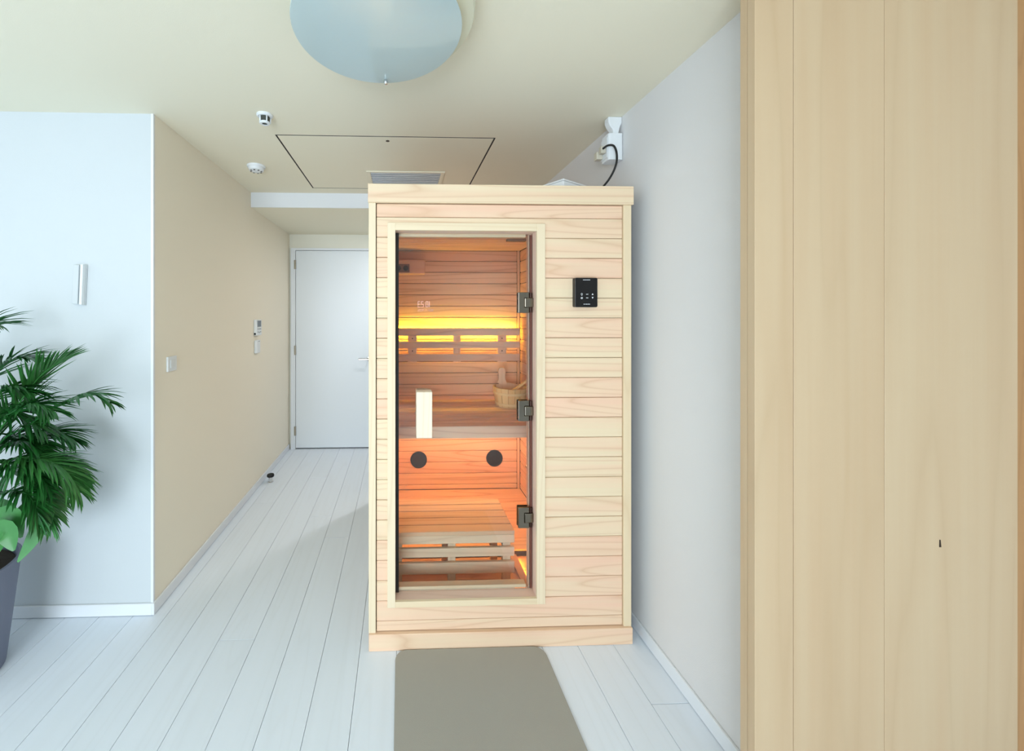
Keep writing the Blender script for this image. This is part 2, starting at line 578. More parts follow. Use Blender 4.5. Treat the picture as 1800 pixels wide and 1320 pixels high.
# door stops behind the glass
box('door_stop', OX1 - 0.013, OX1, 1.613, 1.640, OZ0, OZ1, WJ('Z'), sauna, tone=0.2, bevel=0.001)
box('door_stop', OX0, OX1 - 0.024, 1.613, 1.645, OZ0, OZ0 + 0.013, WT('X'), sauna, tone=0.4, bevel=0.001)
box('door_stop', OX0, OX1 - 0.024, 1.613, 1.640, OZ1 - 0.013, OZ1, WT('X'), sauna, tone=0.5, bevel=0.001)
box('door_catch', 0.462, OX1 - 0.013, 1.641, 1.662, 1.682, 1.693, plain('brown_plastic', (110, 66, 40), 0.5), sauna, bevel=0.002)
# outer side, back and roof
box('side_core', SX0 + 0.012, IX0 - 0.012, 1.611, SB - 0.01, 0.02, 1.87, M_gap, sauna)
box('side_core', IX1 + 0.012, SX1 - 0.004, 1.611, SB - 0.01, 0.02, 1.87, M_gap, sauna)
box('back_core', SX0 + 0.012, SX1 - 0.004, IY1 + 0.012, SB, 0.02, 1.87, M_gap, sauna)
box('roof_panel', -0.128, 0.960, 1.572, SB, 1.872, 1.890, WI('X'), sauna, tone=0.3)
box('base_panel', -0.125, 0.953, 1.577, SB - 0.005, 0.0, 0.018, WI('X'), sauna, tone=0.3)
box('cornice', -0.133, -0.119, 1.570, SB, 1.8185, 1.8945, W('Y'), sauna, bevel=0.0015, tone=0.1)
box('plinth', -0.1295, -0.116, 1.575, SB, 0.0, 0.0675, W('Y'), sauna, bevel=0.002, tone=0.5)
for k in range(len(JZ) - 1):
    z1, z0 = min(JZ[k], ZT1), max(JZ[k + 1], ZT0)
    if z1 - z0 < 0.004:
        continue
    box('side_board', -0.128, -0.118, 1.585, SB - 0.01, z0 + 0.0008, z1 - 0.0008, W('Y'), sauna, bevel=0.0022, tone=tones[(k * 7) % len(tones)])

# interior cladding
BZ = [1.7535 - 0.0829 * k for k in range(-1, 22)]
for k in range(len(BZ) - 1):
    z1, z0 = min(BZ[k], IZ1), max(BZ[k + 1], IZ0)
    if z1 - z0 < 0.01:
        continue
    box('back_board', IX0, IX1 - 0.022, IY1, IY1 + 0.012, z0 + 0.0012, z1 - 0.0012, WI('X'), sauna, bevel=0.004, tone=RT())
    box('right_board', IX1, IX1 + 0.012, IY0, IY1 - 0.001, z0 + 0.0012, z1 - 0.0012, WI('Y'), sauna, bevel=0.004, tone=RT())
    box('left_board', IX0 - 0.012, IX0, IY0, IY1 - 0.001, z0 + 0.0012, z1 - 0.0012, WI('Y'), sauna, bevel=0.004, tone=RT())
box('corner_batten', IX1 - 0.020, IX1 - 0.002, IY1 - 0.003, IY1 + 0.010, IZ0, IZ1, WI('Z'), sauna, bevel=0.002, tone=0.5)
ny = 11
for k in range(ny):
    y0 = IY0 + (IY1 - IY0) * k / ny
    y1 = IY0 + (IY1 - IY0) * (k + 1) / ny
    box('ceiling_board', IX0, IX1, y0 + 0.0012, y1 - 0.0012, IZ1, IZ1 + 0.012, WI('X'), sauna, bevel=0.004, tone=RT())
# inner face of the front wall
boxes('front_lining', [(IX0, OX0 - 0.013, 1.611, IY0, IZ0, IZ1), (OX1 + 0.013, IX1, 1.611, IY0, IZ0, IZ1),
                       (OX0 - 0.013, OX1 + 0.013, 1.611, IY0, OZ1 + 0.013, IZ1), (OX0 - 0.013, OX1 + 0.013, 1.611, IY0, IZ0, OZ0 - 0.013)],
      WI('X'), sauna, tone=0.4)
# floor boards: raised at the back, a lower strip in front with a black vent slot in the step
ny = 7
for k in range(ny):
    y0 = 2.095 + (IY1 - 2.095) * k / ny
    y1 = 2.095 + (IY1 - 2.095) * (k + 1) / ny
    box('floor_board', IX0, IX1, y0 + 0.0008, y1 - 0.0008, 0.048, 0.060, WI('X'), sauna, bevel=0.002, tone=RT())
box('vent_slot', IX0, IX1, 2.090, 2.100, 0.022, 0.0475, M_black, sauna)
for k in range(4):
    y0 = IY0 + (2.09 - IY0) * k / 4
    y1 = IY0 + (2.09 - IY0) * (k + 1) / 4
    box('floor_board', IX0, IX1, y0 + 0.0008, y1 - 0.0008, 0.0182, 0.026, WI('X'), sauna, bevel=0.002, tone=RT())

# upper bench: front rail with slats
BT, BF = 0.735, 2.125
bench = box('upper_bench', IX0, IX1 - 0.002, BF, BF + 0.022, BT - 0.068, BT - 0.002, wood('bench_wood', (236, 216, 190), (226, 198, 172), (180, 140, 112), 'X', grain=0.4), sauna, bevel=0.002, tone=0.15)
yb = BF
nb = 8
wslat = (2.775 - BF) / nb
for k in range(nb):
    box('bench_slat', IX0 + 0.001, IX1 - 0.003, BF + wslat * k + (0.0035 if k else 0.0), BF + wslat * (k + 1) - 0.0035, BT - 0.0195 if k else BT - 0.0015, BT if k else BT, WS('X'), bench, bevel=0.0015, tone=RT())
for x in (IX0 + 0.001, IX1 - 0.042):
    box('bench_bearer', x, x + 0.038, BF + 0.024, IY1 - 0.004, BT - 0.062, BT - 0.021, WI('Y'), bench, tone=0.5)

# backrest: three slats on battens, LED strip behind the top one
rest = empty('backrest_marker', (0, 0, 0), None, None) if False else None
bt = []
for i, (x0, x1) in enumerate(((0.0516, 0.1175), (0.3824, 0.4365), (0.7075, 0.7745))):
    bt.append(box('backrest_batten', x0, x1, 2.768, 2.788, 1.010, 1.240, WS('Z'), sauna, bevel=0.0015, tone=0.3 + 0.2 * i))
for i, (z0, z1) in enumerate(((1.2046, 1.2583), (1.1136, 1.1632), (1.0226, 1.0722))):
    box('backrest_slat', IX0 + 0.01, 0.868, 2.752, 2.768, z0, z1, WS('X'), sauna, bevel=0.0025, seg=2, tone=0.2 + 0.25 * i)
for b_, xs in ((bt[0], 0.0846), (bt[2], 0.741)):
    for z in (1.184, 1.093):
        lathe('screw', [(0, 0), (0.0045, 0), (0.0045, 0.0015), (0, 0.0015)], (xs, 2.768, z), M_gap, b_, n=10, rot=(math.radians(90), 0, 0))
LED = emit_mat('amber_led', (255, 203, 50), 140.0)
box('led_strip', IX0 + 0.02, 0.845, 2.7885, 2.7925, 1.236, 1.246, LED, sauna)
box('led_channel', IX0 + 0.02, 0.845, 2.7685, 2.788, 1.2405, 1.2505, M_white, sauna)
LED2 = emit_mat('orange_led', (255, 196, 126), 108.0)
box('led_strip', IX0 + 0.03, IX1 - 0.06, 2.400, 2.408, BT - 0.030, BT - 0.0205, LED2, sauna)
# round black vents low in the back wall
for x, z in ((0.1327, 0.283), (0.6973, 0.2885)):
    v = lathe('round_vent', [(0, 0.002), (0.052, 0.002), (0.055, 0.006), (0.061, 0.006), (0.0615, 0), (0, 0)], (x, IY1 - 0.0005, z), M_rubber, sauna, n=40, rot=(math.radians(90), 0, 0))
# small wooden box with two round speakers, top left corner
spk = box('speaker_box', IX0, 0.176, 2.745, 2.818, 1.652, 1.752, WI('X'), sauna, bevel=0.003, tone=0.6)
box('speaker_plate', -0.045, 0.062, 2.741, 2.745, 1.662, 1.722, plain('brown_plate', (128, 78, 58), 0.5), spk, bevel=0.001)
for x in (-0.018, 0.036):
    lathe('speaker_cone', [(0, 0.001), (0.010, 0.002), (0.017, 0.005), (0.019, 0.005), (0.019, 0), (0, 0)], (x, 2.741, 1.692), plain('dark_brown_mesh', (52, 28, 24), 0.7), spk, n=24, rot=(math.radians(90), 0, 0))

# heater beside the bench and the covered floor light
heater = boxes('heater', [(0.692, 0.880, 1.70, 2.078, 0.158, 0.520)], M_black, sauna, bevel=0.006)
for k in range(6):
    box('heater_rib', 0.690, 0.6925, 1.73 + 0.06 * k, 1.735 + 0.06 * k, 0.18, 0.50, M_rubber, heater)
box('heater_guard', 0.686, 0.884, 1.696, 2.082, 0.5195, 0.531, plain('bronze_metal', (90, 62, 44), 0.35, metal=0.8), heater, bevel=0.003)
box('floor_light_cover', 0.592, 0.628, 1.66, 2.06, 0.046, 0.054, WI('Y'), sauna, tone=0.9)
box('floor_light_rail', 0.606, 0.614, 1.66, 2.06, 0.0265, 0.0455, M_white, sauna)
box('led_strip', 0.615, 0.619, 1.68, 2.05, 0.030, 0.040, emit_mat('orange_led_low', (255, 165, 60), 90.0), sauna)

# glass door
GY0, GY1 = 1.600, 1.608
pane = box('glass_door', OX0 + 0.004, OX1 - 0.006, GY0, GY1, OZ0 + 0.006, OZ1 - 0.006, M_glass, sauna)
box('door_seal', OX0 + 0.0005, OX0 + 0.0135, GY0 - 0.003, GY1 + 0.003, OZ0 + 0.002, OZ1 - 0.002, M_rubber, pane)
box('door_seal', OX1 - 0.0105, OX1 - 0.003, GY0 - 0.001, GY1 + 0.003, OZ0 + 0.006, OZ1 - 0.006, plain('brown_seal', (104, 58, 46), 0.6), pane)
hw = wood('handle_wood', (246, 230, 206), (240, 214, 186), (216, 180, 146), 'Z', grain=0.3, streak=0.3)
box('door_handle', 0.0640, 0.1290, 1.558, 1.5995, 0.8565, 1.046, hw, pane, bevel=0.002, tone=0.2)
box('door_handle', 0.0640, 0.1290, 1.6085, 1.645, 0.8565, 1.046, hw, pane, bevel=0.002, tone=0.6)
for z in (1.4135, 0.957, 0.507):
    zz = 0.0435
    zn = 0.0205
    pts = [(0.495, -zz), (0.5405, -zz), (0.5405, -zn), (0.5205, -zn), (0.5205, zn), (0.5405, zn), (0.5405, zz), (0.495, zz)]
    h = put('door_hinge', prism_mesh('hinge_plate', pts, 1.588, 1.5995, 'XZ', bevel=0.0018), (0, 0, z), M_hinge, pane)
    box('hinge_knuckle', 0.5215, 0.5585, 1.585, 1.5995, z - 0.0195, z + 0.0195, M_hinge, pane, bevel=0.0025, seg=2)
    box('hinge_backplate', 0.495, 0.5405, 1.6085, 1.616, z - zz, z + zz, M_hinge, pane, bevel=0.002)
    for s in (-1, 1):
        lathe('hinge_pin', [(0, 0), (0.0065, 0), (0.0065, 0.021), (0, 0.021)], (0.549, 1.595, z + (0.0205 if s > 0 else -0.0415)), plain('dark_bronze', (62, 38, 30), 0.4, metal=0.6), pane, n=14)

# clock and date reflection in the glass, put in as mirrored glowing lettering
M_reflect = emit_mat('pink_white_reflection', (255, 214, 214), 1.1)
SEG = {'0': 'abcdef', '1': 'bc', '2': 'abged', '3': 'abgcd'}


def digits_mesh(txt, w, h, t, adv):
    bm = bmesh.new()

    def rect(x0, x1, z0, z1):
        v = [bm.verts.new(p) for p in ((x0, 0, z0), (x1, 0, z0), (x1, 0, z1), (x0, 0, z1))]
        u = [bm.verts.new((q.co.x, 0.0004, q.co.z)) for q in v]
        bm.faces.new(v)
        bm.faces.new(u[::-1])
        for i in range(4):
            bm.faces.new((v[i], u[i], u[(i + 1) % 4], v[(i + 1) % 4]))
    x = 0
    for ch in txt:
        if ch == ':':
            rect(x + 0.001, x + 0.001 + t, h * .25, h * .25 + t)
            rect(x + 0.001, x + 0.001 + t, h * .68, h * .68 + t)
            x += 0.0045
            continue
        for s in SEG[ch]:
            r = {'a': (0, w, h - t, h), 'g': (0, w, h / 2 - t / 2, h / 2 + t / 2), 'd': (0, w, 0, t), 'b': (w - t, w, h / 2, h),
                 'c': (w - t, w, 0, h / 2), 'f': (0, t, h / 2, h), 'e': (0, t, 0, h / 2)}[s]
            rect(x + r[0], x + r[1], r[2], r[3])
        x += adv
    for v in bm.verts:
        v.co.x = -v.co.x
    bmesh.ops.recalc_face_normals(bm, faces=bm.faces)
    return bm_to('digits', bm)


put('clock_reflection_digits', digits_mesh('10:23', 0.0098, 0.0250, 0.0016, 0.0145), (0.1300, 1.6082, 1.394), M_reflect, pane)
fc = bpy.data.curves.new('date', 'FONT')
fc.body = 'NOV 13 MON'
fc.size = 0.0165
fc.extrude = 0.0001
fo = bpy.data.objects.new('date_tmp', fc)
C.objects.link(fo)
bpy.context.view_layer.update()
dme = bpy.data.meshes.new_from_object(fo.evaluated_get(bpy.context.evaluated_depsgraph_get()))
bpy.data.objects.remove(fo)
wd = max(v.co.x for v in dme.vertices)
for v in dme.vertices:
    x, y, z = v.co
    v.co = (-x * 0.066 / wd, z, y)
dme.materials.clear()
put('clock_reflection_date', dme, (0.1385, 1.6084, 1.3755), emit_mat('dim_reflection', (255, 200, 190), 0.7), pane)

# control panel
cp = put('control_panel', prism_mesh('control_panel', rrect(-0.0465, 0.0465, -0.060, 0.060, 0.006), -0.0125, 0.0125, 'XZ', bevel=0.0015), (0.7585, 1.547, 1.4535), M_black, sauna)
M_icon = plain('white_print', (225, 228, 232), 0.5)
yp = 1.5342
yi0, yi1 = 1.5338, 1.5345


def icon(name, lst):
    boxes(name, [(0.7585 + a, 0.7585 + b, yi0, yi1, 1.4535 + c, 1.4535 + d) for a, b, c, d in lst], M_icon, cp)


icon('header_print', [(-0.014 + 0.0033 * k, -0.0115 + 0.0033 * k, 0.050, 0.0527) for k in range(9)])
icon('timer_print', [(-0.001 + 0.003 * k, 0.0012 + 0.003 * k, -0.0085, -0.0060) for k in range(3)])
icon('set_print', [(-0.001 + 0.003 * k, 0.0012 + 0.003 * k, -0.0235, -0.0205) for k in range(3)])
icon('footer_print', [(-0.012, -0.0085, -0.049, -0.0465), (-0.0075, -0.0055, -0.049, -0.0465), (-0.003, 0.0, -0.049, -0.0465),
                     (0.001, 0.003, -0.0495, -0.0465), (0.0045, 0.0075, -0.049, -0.0465), (0.0085, 0.0115, -0.049, -0.0465), (0.0122, 0.0145, -0.049, -0.0465)])


def ringpts(name, ro, ri, x, z, closed=True):
    bm = bmesh.new()
    n = 20
    o = [bm.verts.new((ro * math.cos(2 * math.pi * i / n), 0, ro * math.sin(2 * math.pi * i / n))) for i in range(n)]
    if ri > 0:
        q = [bm.verts.new((ri * math.cos(2 * math.pi * i / n), 0, ri * math.sin(2 * math.pi * i / n))) for i in range(n)]
        for i in range(n):
            bm.faces.new((o[i], o[(i + 1) % n], q[(i + 1) % n], q[i]))
    else:
        bm.faces.new(o)
    ret = bmesh.ops.extrude_face_region(bm, geom=list(bm.faces))
    bmesh.ops.translate(bm, verts=[v for v in ret['geom'] if isinstance(v, bmesh.types.BMVert)], vec=(0, 0.0006, 0))
    bmesh.ops.recalc_face_normals(bm, faces=bm.faces)
    return put(name, bm_to(name, bm), (0.7585 + x, yi0, 1.4535 + z), M_icon, cp)


ringpts('bulb_icon', 0.0037, 0.0026, -0.0195, -0.0065)
icon('bulb_cap', [(-0.0212, -0.0178, -0.0125, -0.0108)])
ringpts('mode_icon', 0.0042, 0.0026, -0.0195, -0.0225)
ringpts('mode_dot', 0.0014, 0, -0.0195, -0.0225)
for nm, zz, sg in (('up_icon', -0.0072, 1), ('down_icon', -0.0215, -1)):
    put(nm, prism_mesh(nm, [(-0.0034, -0.003 * sg), (0.0034, -0.003 * sg), (0.0012, 0.003 * sg), (-0.0012, 0.003 * sg)], 0, 0.0006, 'XZ'), (0.7585 + 0.0255, yi0, 1.4535 + zz), M_icon, cp)

# ------------------------------------------------------------------ footstool inside the cabin
stool = empty('slatted_footstool', (0.24, 1.91, 0.026), 'slatted wooden footstool on the floor behind the glass door', 'footstool')
TX0, TX1, TY0, TY1, TZ = -0.052, 0.530, 1.757, 2.072, 0.356
nS = 5
ws = (TY1 - TY0) / nS
WSt = lambda ax: wood('stool_wood', (224, 196, 164), (214, 178, 146), (176, 136, 104), ax, grain=0.45)
WSf = lambda ax: wood('stool_front_wood', (232, 214, 186), (224, 198, 170), (188, 154, 124), ax, grain=0.35)
for k in range(nS):
    box('top_slat', TX0, TX1, TY0 + ws * k + 0.0018, TY0 + ws * (k + 1) - 0.0018, TZ - 0.018, TZ, WSt('X'), stool, bevel=0.002, tone=RT())
for y0, y1 in ((TY0 + 0.002, TY0 + 0.020), (TY1 - 0.020, TY1 - 0.002)):
    box('apron', TX0, TX1, y0, y1, 0.300, TZ - 0.0185, WSf('X'), stool, bevel=0.002, tone=0.2)
    box('side_rail', TX0, TX1, y0, y1, 0.238, 0.279, WSf('X'), stool, bevel=0.002, tone=0.3)
    box('side_rail', TX0, TX1, y0, y1, 0.160, 0.212, WSf('X'), stool, bevel=0.002, tone=0.6)
for x in (-0.030, 0.2207, 0.480):
    for y in (TY0 + 0.0205, TY1 - 0.0515):
        box('leg', x, x + 0.036, y, y + 0.031, 0.0262, TZ - 0.0185, WSf('Z'), stool, bevel=0.0015, tone=0.4)
for x in (-0.030, 0.480):
    box('bearer', x, x + 0.036, TY0 + 0.052, TY1 - 0.052, 0.300, TZ - 0.0185, WSf('Y'), stool, tone=0.5)

# ------------------------------------------------------------------ bucket and ladle on the bench
BX, BY = 0.752, 2.600
bucket = empty('sauna_bucket', (BX, BY, BT), 'small pale wooden stave bucket with a paddle grip, on the upper bench', 'bucket')
WB = wood('bucket_pine', (250, 226, 168), (244, 214, 152), (182, 140, 84), 'Z', grain=0.35, streak=0.7)
nst = 16
rb, rt, hb = 0.096, 0.118, 0.128
for i in range(nst):
    a0, a1 = 2 * math.pi * (i + 0.02) / nst, 2 * math.pi * (i + 0.98) / nst
    bm = bmesh.new()
    vs_ = []
    top = hb + (0.0 if i % 2 else 0.001)
    for r, z in ((rb, 0), (rt, top), (rt - 0.011, top), (rb - 0.011, 0)):
        vs_.append([bm.verts.new((r * math.cos(a), r * math.sin(a), z)) for a in (a0, (a0 + a1) / 2, a1)])
    for q in range(4):
        A, B_ = vs_[q], vs_[(q + 1) % 4]
        for t in range(2):
            bm.faces.new((A[t], A[t + 1], B_[t + 1], B_[t]))
    for t in (0, 2):
        bm.faces.new([vs_[q][t] for q in range(4)])
    bmesh.ops.recalc_face_normals(bm, faces=bm.faces)
    put('stave', bm_to('stave', bm), (BX, BY, BT), WB, bucket, tone=RT())
lathe('bucket_bottom', [(0, 0.008), (rb - 0.010, 0.008), (rb - 0.009, 0.016), (0, 0.016)], (BX, BY, BT), WB, bucket, n=32, tone=0.4)
WH = wood('hoop_wood', (252, 234, 184), (248, 226, 172), (206, 168, 112), 'X', grain=0.2)
for z, hh in ((0.012, 0.016), (0.084, 0.016)):
    r0 = rb + (rt - rb) * z / hb
    r1 = rb + (rt - rb) * (z + hh) / hb
    lathe('hoop', [(r0 + 0.0003, z), (r0 + 0.0035, z), (r1 + 0.0035, z + hh), (r1 + 0.0003, z + hh), (r0 + 0.0003, z)], (BX, BY, BT), WH, bucket, n=40)
# tall paddle-shaped grip rising from the back of the bucket
gp = [(-0.085, 0.10), (0.085, 0.10), (0.085, 0.131), (0.060, 0.135), (0.035, 0.146), (0.024, 0.165), (0.022, 0.190), (0.026, 0.215),
      (0.027, 0.228), (0.020, 0.242), (0.008, 0.249), (-0.008, 0.249), (-0.020, 0.242), (-0.027, 0.228), (-0.026, 0.215),
      (-0.022, 0.190), (-0.024, 0.165), (-0.035, 0.146), (-0.060, 0.135), (-0.085, 0.131)]
gp = [(x * 0.95 if z < 0.14 else x - 0.040, z) for x, z in gp]
put('grip', prism_mesh('grip', gp, -0.007, 0.007, 'XZ', bevel=0.002), (BX, BY + 0.066, BT), wood('grip_wood', (246, 218, 188), (240, 208, 176), (180, 138, 104), 'Z', grain=0.2), bucket, tone=0.4)
ladle = empty('wooden_ladle', (BX + 0.03, BY - 0.03, BT + 0.03), 'wooden ladle leaning in the stave bucket, its handle towards the right wall', 'ladle')
lp0, lp1 = Vector((BX - 0.020, BY - 0.030, BT + 0.084)), Vector((0.876, BY - 0.055, BT + 0.196))
dv = lp1 - lp0
lm = box_mesh(dv.length, 0.030, 0.014, 0.003, 2)
rotm = dv.to_track_quat('X', 'Z').to_matrix().to_4x4()
bmesh.ops.transform(lm, matrix=rotm, verts=lm.verts)
put('ladle_handle', bm_to('ladle_handle', lm), (lp0 + lp1) / 2, WB, ladle, tone=0.3)
lathe('ladle_bowl', [(0, 0), (0.024, 0.002), (0.034, 0.012), (0.037, 0.034), (0.034, 0.034), (0.030, 0.012), (0, 0.006)], lp0 - Vector((0.012, 0, 0.040)), WB, ladle, n=24, tone=0.5)

# ------------------------------------------------------------------ white box, socket box and cable above the cabin
pb = empty('junction_box', (0.745, 1.735, 1.8945), 'flat white box lying on the roof of the sauna', 'box', rot=(0, 0, math.radians(32)))
me = bm_to('junction_body', box_mesh(0.17, 0.13, 0.052, 0.004, 2))
q = put('body', me, (0, 0, 0), M_white, None)
q.parent = pb
q.location = (0, 0, 0.0265)
q = put('lid', bm_to('junction_lid', box_mesh(0.174, 0.134, 0.008, 0.003, 2)), (0, 0, 0), M_white, None)
q.parent = pb
q.location = (0, 0, 0.0565)

so = empty('socket_box', (0.985, 1.75, 2.07), 'white surface-mounted socket box high on the right wall', 'socket')
put('housing', prism_mesh('housing', rrect(-0.034, 0.0345, -0.033, 0.033, 0.010), 0, 0.122, 'XY', bevel=0.0025), (0.985, 1.748, 2.073), M_white, so)
box('faceplate', 0.9475, 0.9508, 1.722, 1.774, 2.085, 2.178, M_white, so, bevel=0.001)
duct = empty('conduit_elbow', (0.985, 1.745, 2.197), 'white conduit elbow between the ceiling and the socket box', 'conduit')
pts = [(-0.012, 0.0), (0.014, 0.0), (0.020, 0.030), (0.030, 0.050), (0.030, CZ - 2.1962), (-0.034, CZ - 2.1962), (-0.034, 0.056), (-0.026, 0.036), (-0.012, 0.020)]
put('elbow', prism_mesh('elbow', pts, -0.018, 0.018, 'XZ', bevel=0.004), (0.989, 1.742, 2.1955), M_white, duct)
plug = empty('power_plug', (0.94, 1.74, 2.12), 'beige plug with black cable in the white socket box', 'plug')
M_beige = plain('beige_plastic', (206, 200, 182), 0.5)
box('plug_body', 0.924, 0.9472, 1.728, 1.752, 2.108, 2.140, M_beige, plug, bevel=0.003, seg=2)
box('plug_adapter', 0.918, 0.9472, 1.757, 1.785, 2.090, 2.126, M_beige, plug, bevel=0.003, seg=2)
cpts = spline([(0.930, 1.727, 2.126), (0.945, 1.708, 2.134), (0.962, 1.690, 2.122), (0.972, 1.685, 2.080), (0.968, 1.690, 2.030), (0.948, 1.715, 1.975), (0.910, 1.755, 1.925), (0.870, 1.80, 1.8975), (0.82, 1.85, 1.8955)], 48)
put('cable', tube_mesh('cable', cpts, 0.0045, 10), (0, 0, 0), M_rubber, plug)

# ------------------------------------------------------------------ ceiling things
ap = empty('access_panel', (-0.074, 2.37, CZ), 'flush square access panel in the ceiling above the sauna', 'access panel')
box('panel', AX0, AX1, AY0, AY1, CZ, CZ + 0.024, M_ceiling, ap)
boxes('joint', [(AX0 - g, AX1 + g, AY0 - g, AY0, CZ + 0.0006, CZ + 0.02), (AX0 - g, AX1 + g, AY1, AY1 + g, CZ + 0.0006, CZ + 0.02),
                (AX0 - g, AX0, AY0, AY1, CZ + 0.0006, CZ + 0.02), (AX1, AX1 + g, AY0, AY1, CZ + 0.0006, CZ + 0.02)], M_gap, ap)
lathe('lock', [(0, -0.0025), (0.007, -0.0025), (0.010, -0.001), (0.010, 0), (0, 0)], (-0.069, AY0 + 0.045, CZ), plain('dark_metal', (70, 60, 50), 0.4, metal=0.7), ap, n=18)
gr = empty('air_grille', (0.033, 2.56, CZ), 'white louvred air grille in the ceiling above the sauna', 'vent')
GX0, GX1, GYa, GYb = -0.220, 0.284, 2.430, 2.700
boxes('grille_frame', [(GX0, GX1, GYa, GYa + 0.018, CZ - 0.008, CZ - 0.0003), (GX0, GX1, GYb - 0.018, GYb, CZ - 0.008, CZ - 0.0003),
                       (GX0, GX0 + 0.026, GYa + 0.018, GYb - 0.018, CZ - 0.008, CZ - 0.0003), (GX1 - 0.026, GX1, GYa + 0.018, GYb - 0.018, CZ - 0.008, CZ - 0.0003)], M_ceiling, gr, bevel=0.002)
box('duct_shade', GX0 + 0.026, GX1 - 0.026, GYa + 0.018, GYb - 0.018, CZ - 0.0015, CZ - 0.0003, plain('grey_duct', (96, 108, 116), 0.6), gr)
for k in range(7):
    y = GYa + 0.024 + k * 0.0335
    box('louvre', GX0 + 0.027, GX1 - 0.027, y, y + 0.019, CZ - 0.008, CZ - 0.004, M_steel, gr)

sd = empty('smoke_detector', (-0.890, 2.378, CZ), 'round white smoke detector on the ceiling nearest the left wall', 'detector')
lathe('base', [(0, -0.012), (0.050, -0.012), (0.054, -0.006), (0.054, 0), (0, 0)], (-0.890, 2.378, CZ), M_white, sd, n=36)
lathe('cover', [(0, -0.036), (0.026, -0.035), (0.042, -0.028), (0.046, -0.016), (0.046, -0.012), (0, -0.012)], (-0.890, 2.378, CZ), M_white, sd, n=36)
for k in range(8):
    a = 2 * math.pi * k / 8
    box('slot', -0.890 + 0.030 * math.cos(a) - 0.005, -0.890 + 0.030 * math.cos(a) + 0.005, 2.378 + 0.030 * math.sin(a) - 0.003, 2.378 + 0.030 * math.sin(a) + 0.003, CZ - 0.0355, CZ - 0.032, M_gap, sd)
sp = empty('heat_detector', (-0.622, 1.765, CZ), 'small caged sensor on the ceiling near the round lamp', 'detector')
hx, hy = -0.622, 1.765
lathe('base', [(0, -0.010), (0.030, -0.010), (0.036, -0.004), (0.036, 0), (0, 0)], (hx, hy, CZ), M_white, sp, n=32)
lathe('dark_core', [(0, -0.036), (0.020, -0.036), (0.022, -0.010), (0, -0.010)], (hx, hy, CZ), plain('dark_cage_inside', (70, 74, 66), 0.7), sp, n=24)
lathe('cap_ring', [(0.012, -0.041), (0.021, -0.040), (0.024, -0.034), (0.0225, -0.033), (0.012, -0.038), (0.012, -0.041)], (hx, hy, CZ), M_white, sp, n=28)
for k in range(5):
    a = 2 * math.pi * (k + 0.3) / 5
    me = tube_mesh('cage_bar', [(0.025 * math.cos(a), 0.025 * math.sin(a), -0.009), (0.024 * math.cos(a), 0.024 * math.sin(a), -0.036)], 0.003, 8)
    put('cage_bar', me, (hx, hy, CZ), M_white, sp)

# round glass ceiling lamp
LX, LY, LR = -0.066, 1.094, 0.240
lamp = empty('ceiling_lamp', (LX, LY, CZ), 'large round frosted glass lamp on the ceiling', 'ceiling lamp')
ox = 0.026
prof = [(0, -0.004), (0.20, -0.004), (0.205, -0.070)]
for k in range(6):
    z = -0.070 + 0.011 * k
    prof += [(0.246 + 0.001 * k, z), (0.249 + 0.001 * k, z + 0.0055)]
prof += [(0.252, 0.0), (0, 0)]
M_lampbase = plain('cream_lamp_ring', (222, 220, 196), 0.45)
lathe('lamp_base', prof, (LX + ox, LY, CZ - 0.0002), M_lampbase, lamp, n=64)
m = plain('frosted_lamp_glass', (200, 220, 222), 0.12, spec=0.6)
b = m.node_tree.nodes['Principled BSDF']
b.inputs['Coat Weight'].default_value = 0.5
b.inputs['Coat Roughness'].default_value = 0.05
nt = m.node_tree
trl = nt.nodes.new('ShaderNodeBsdfTranslucent')
trl.inputs[0].default_value = lin((244, 240, 230))
mxs = nt.nodes.new('ShaderNodeMixShader')
mxs.inputs[0].default_value = 0.18
nt.links.new(b.outputs[0], mxs.inputs[1])
nt.links.new(trl.outputs[0], mxs.inputs[2])
nt.links.new(mxs.outputs[0], nt.nodes['Material Output'].inputs[0])
lathe('lamp_bulb', [(0, -0.018), (0.05, -0.016), (0.07, -0.008), (0.072, 0), (0, 0)], (LX + 0.005, LY - 0.155, CZ - 0.005), emit_mat('warm_bulb', (255, 206, 150), 9.0), lamp, n=32)
lathe('glass_disc', [(0, -0.006), (0.12, -0.005), (0.20, -0.001), (LR - 0.001, 0.004), (LR, 0.006), (LR - 0.001, 0.008), (0.12, 0.003), (0, 0.002)], (LX, LY, 2.168), m, lamp, n=72)
for k in range(2):
    a = math.radians(-90 + 180 - 4) + math.pi * k
    kx, ky = LX + (LR - 0.028) * math.cos(a), LY + (LR - 0.028) * math.sin(a)
    kn = lathe('lamp_knob', [(0, -0.018), (0.006, -0.016), (0.0085, -0.010), (0.0075, -0.004), (0.005, 0), (0.005, 0.040), (0, 0.040)], (kx, ky, 2.168), M_bright_chrome, lamp, n=20)

# ------------------------------------------------------------------ things on the left wall and the alcove wall
def wallbox(name, y0, y1, z0, z1, d, mat, parent, bevel=0.002, base=XL, **kw):
    return box(name, base, base + d, y0, y1, z0, z1, mat, parent, bevel=bevel, seg=2, **kw)


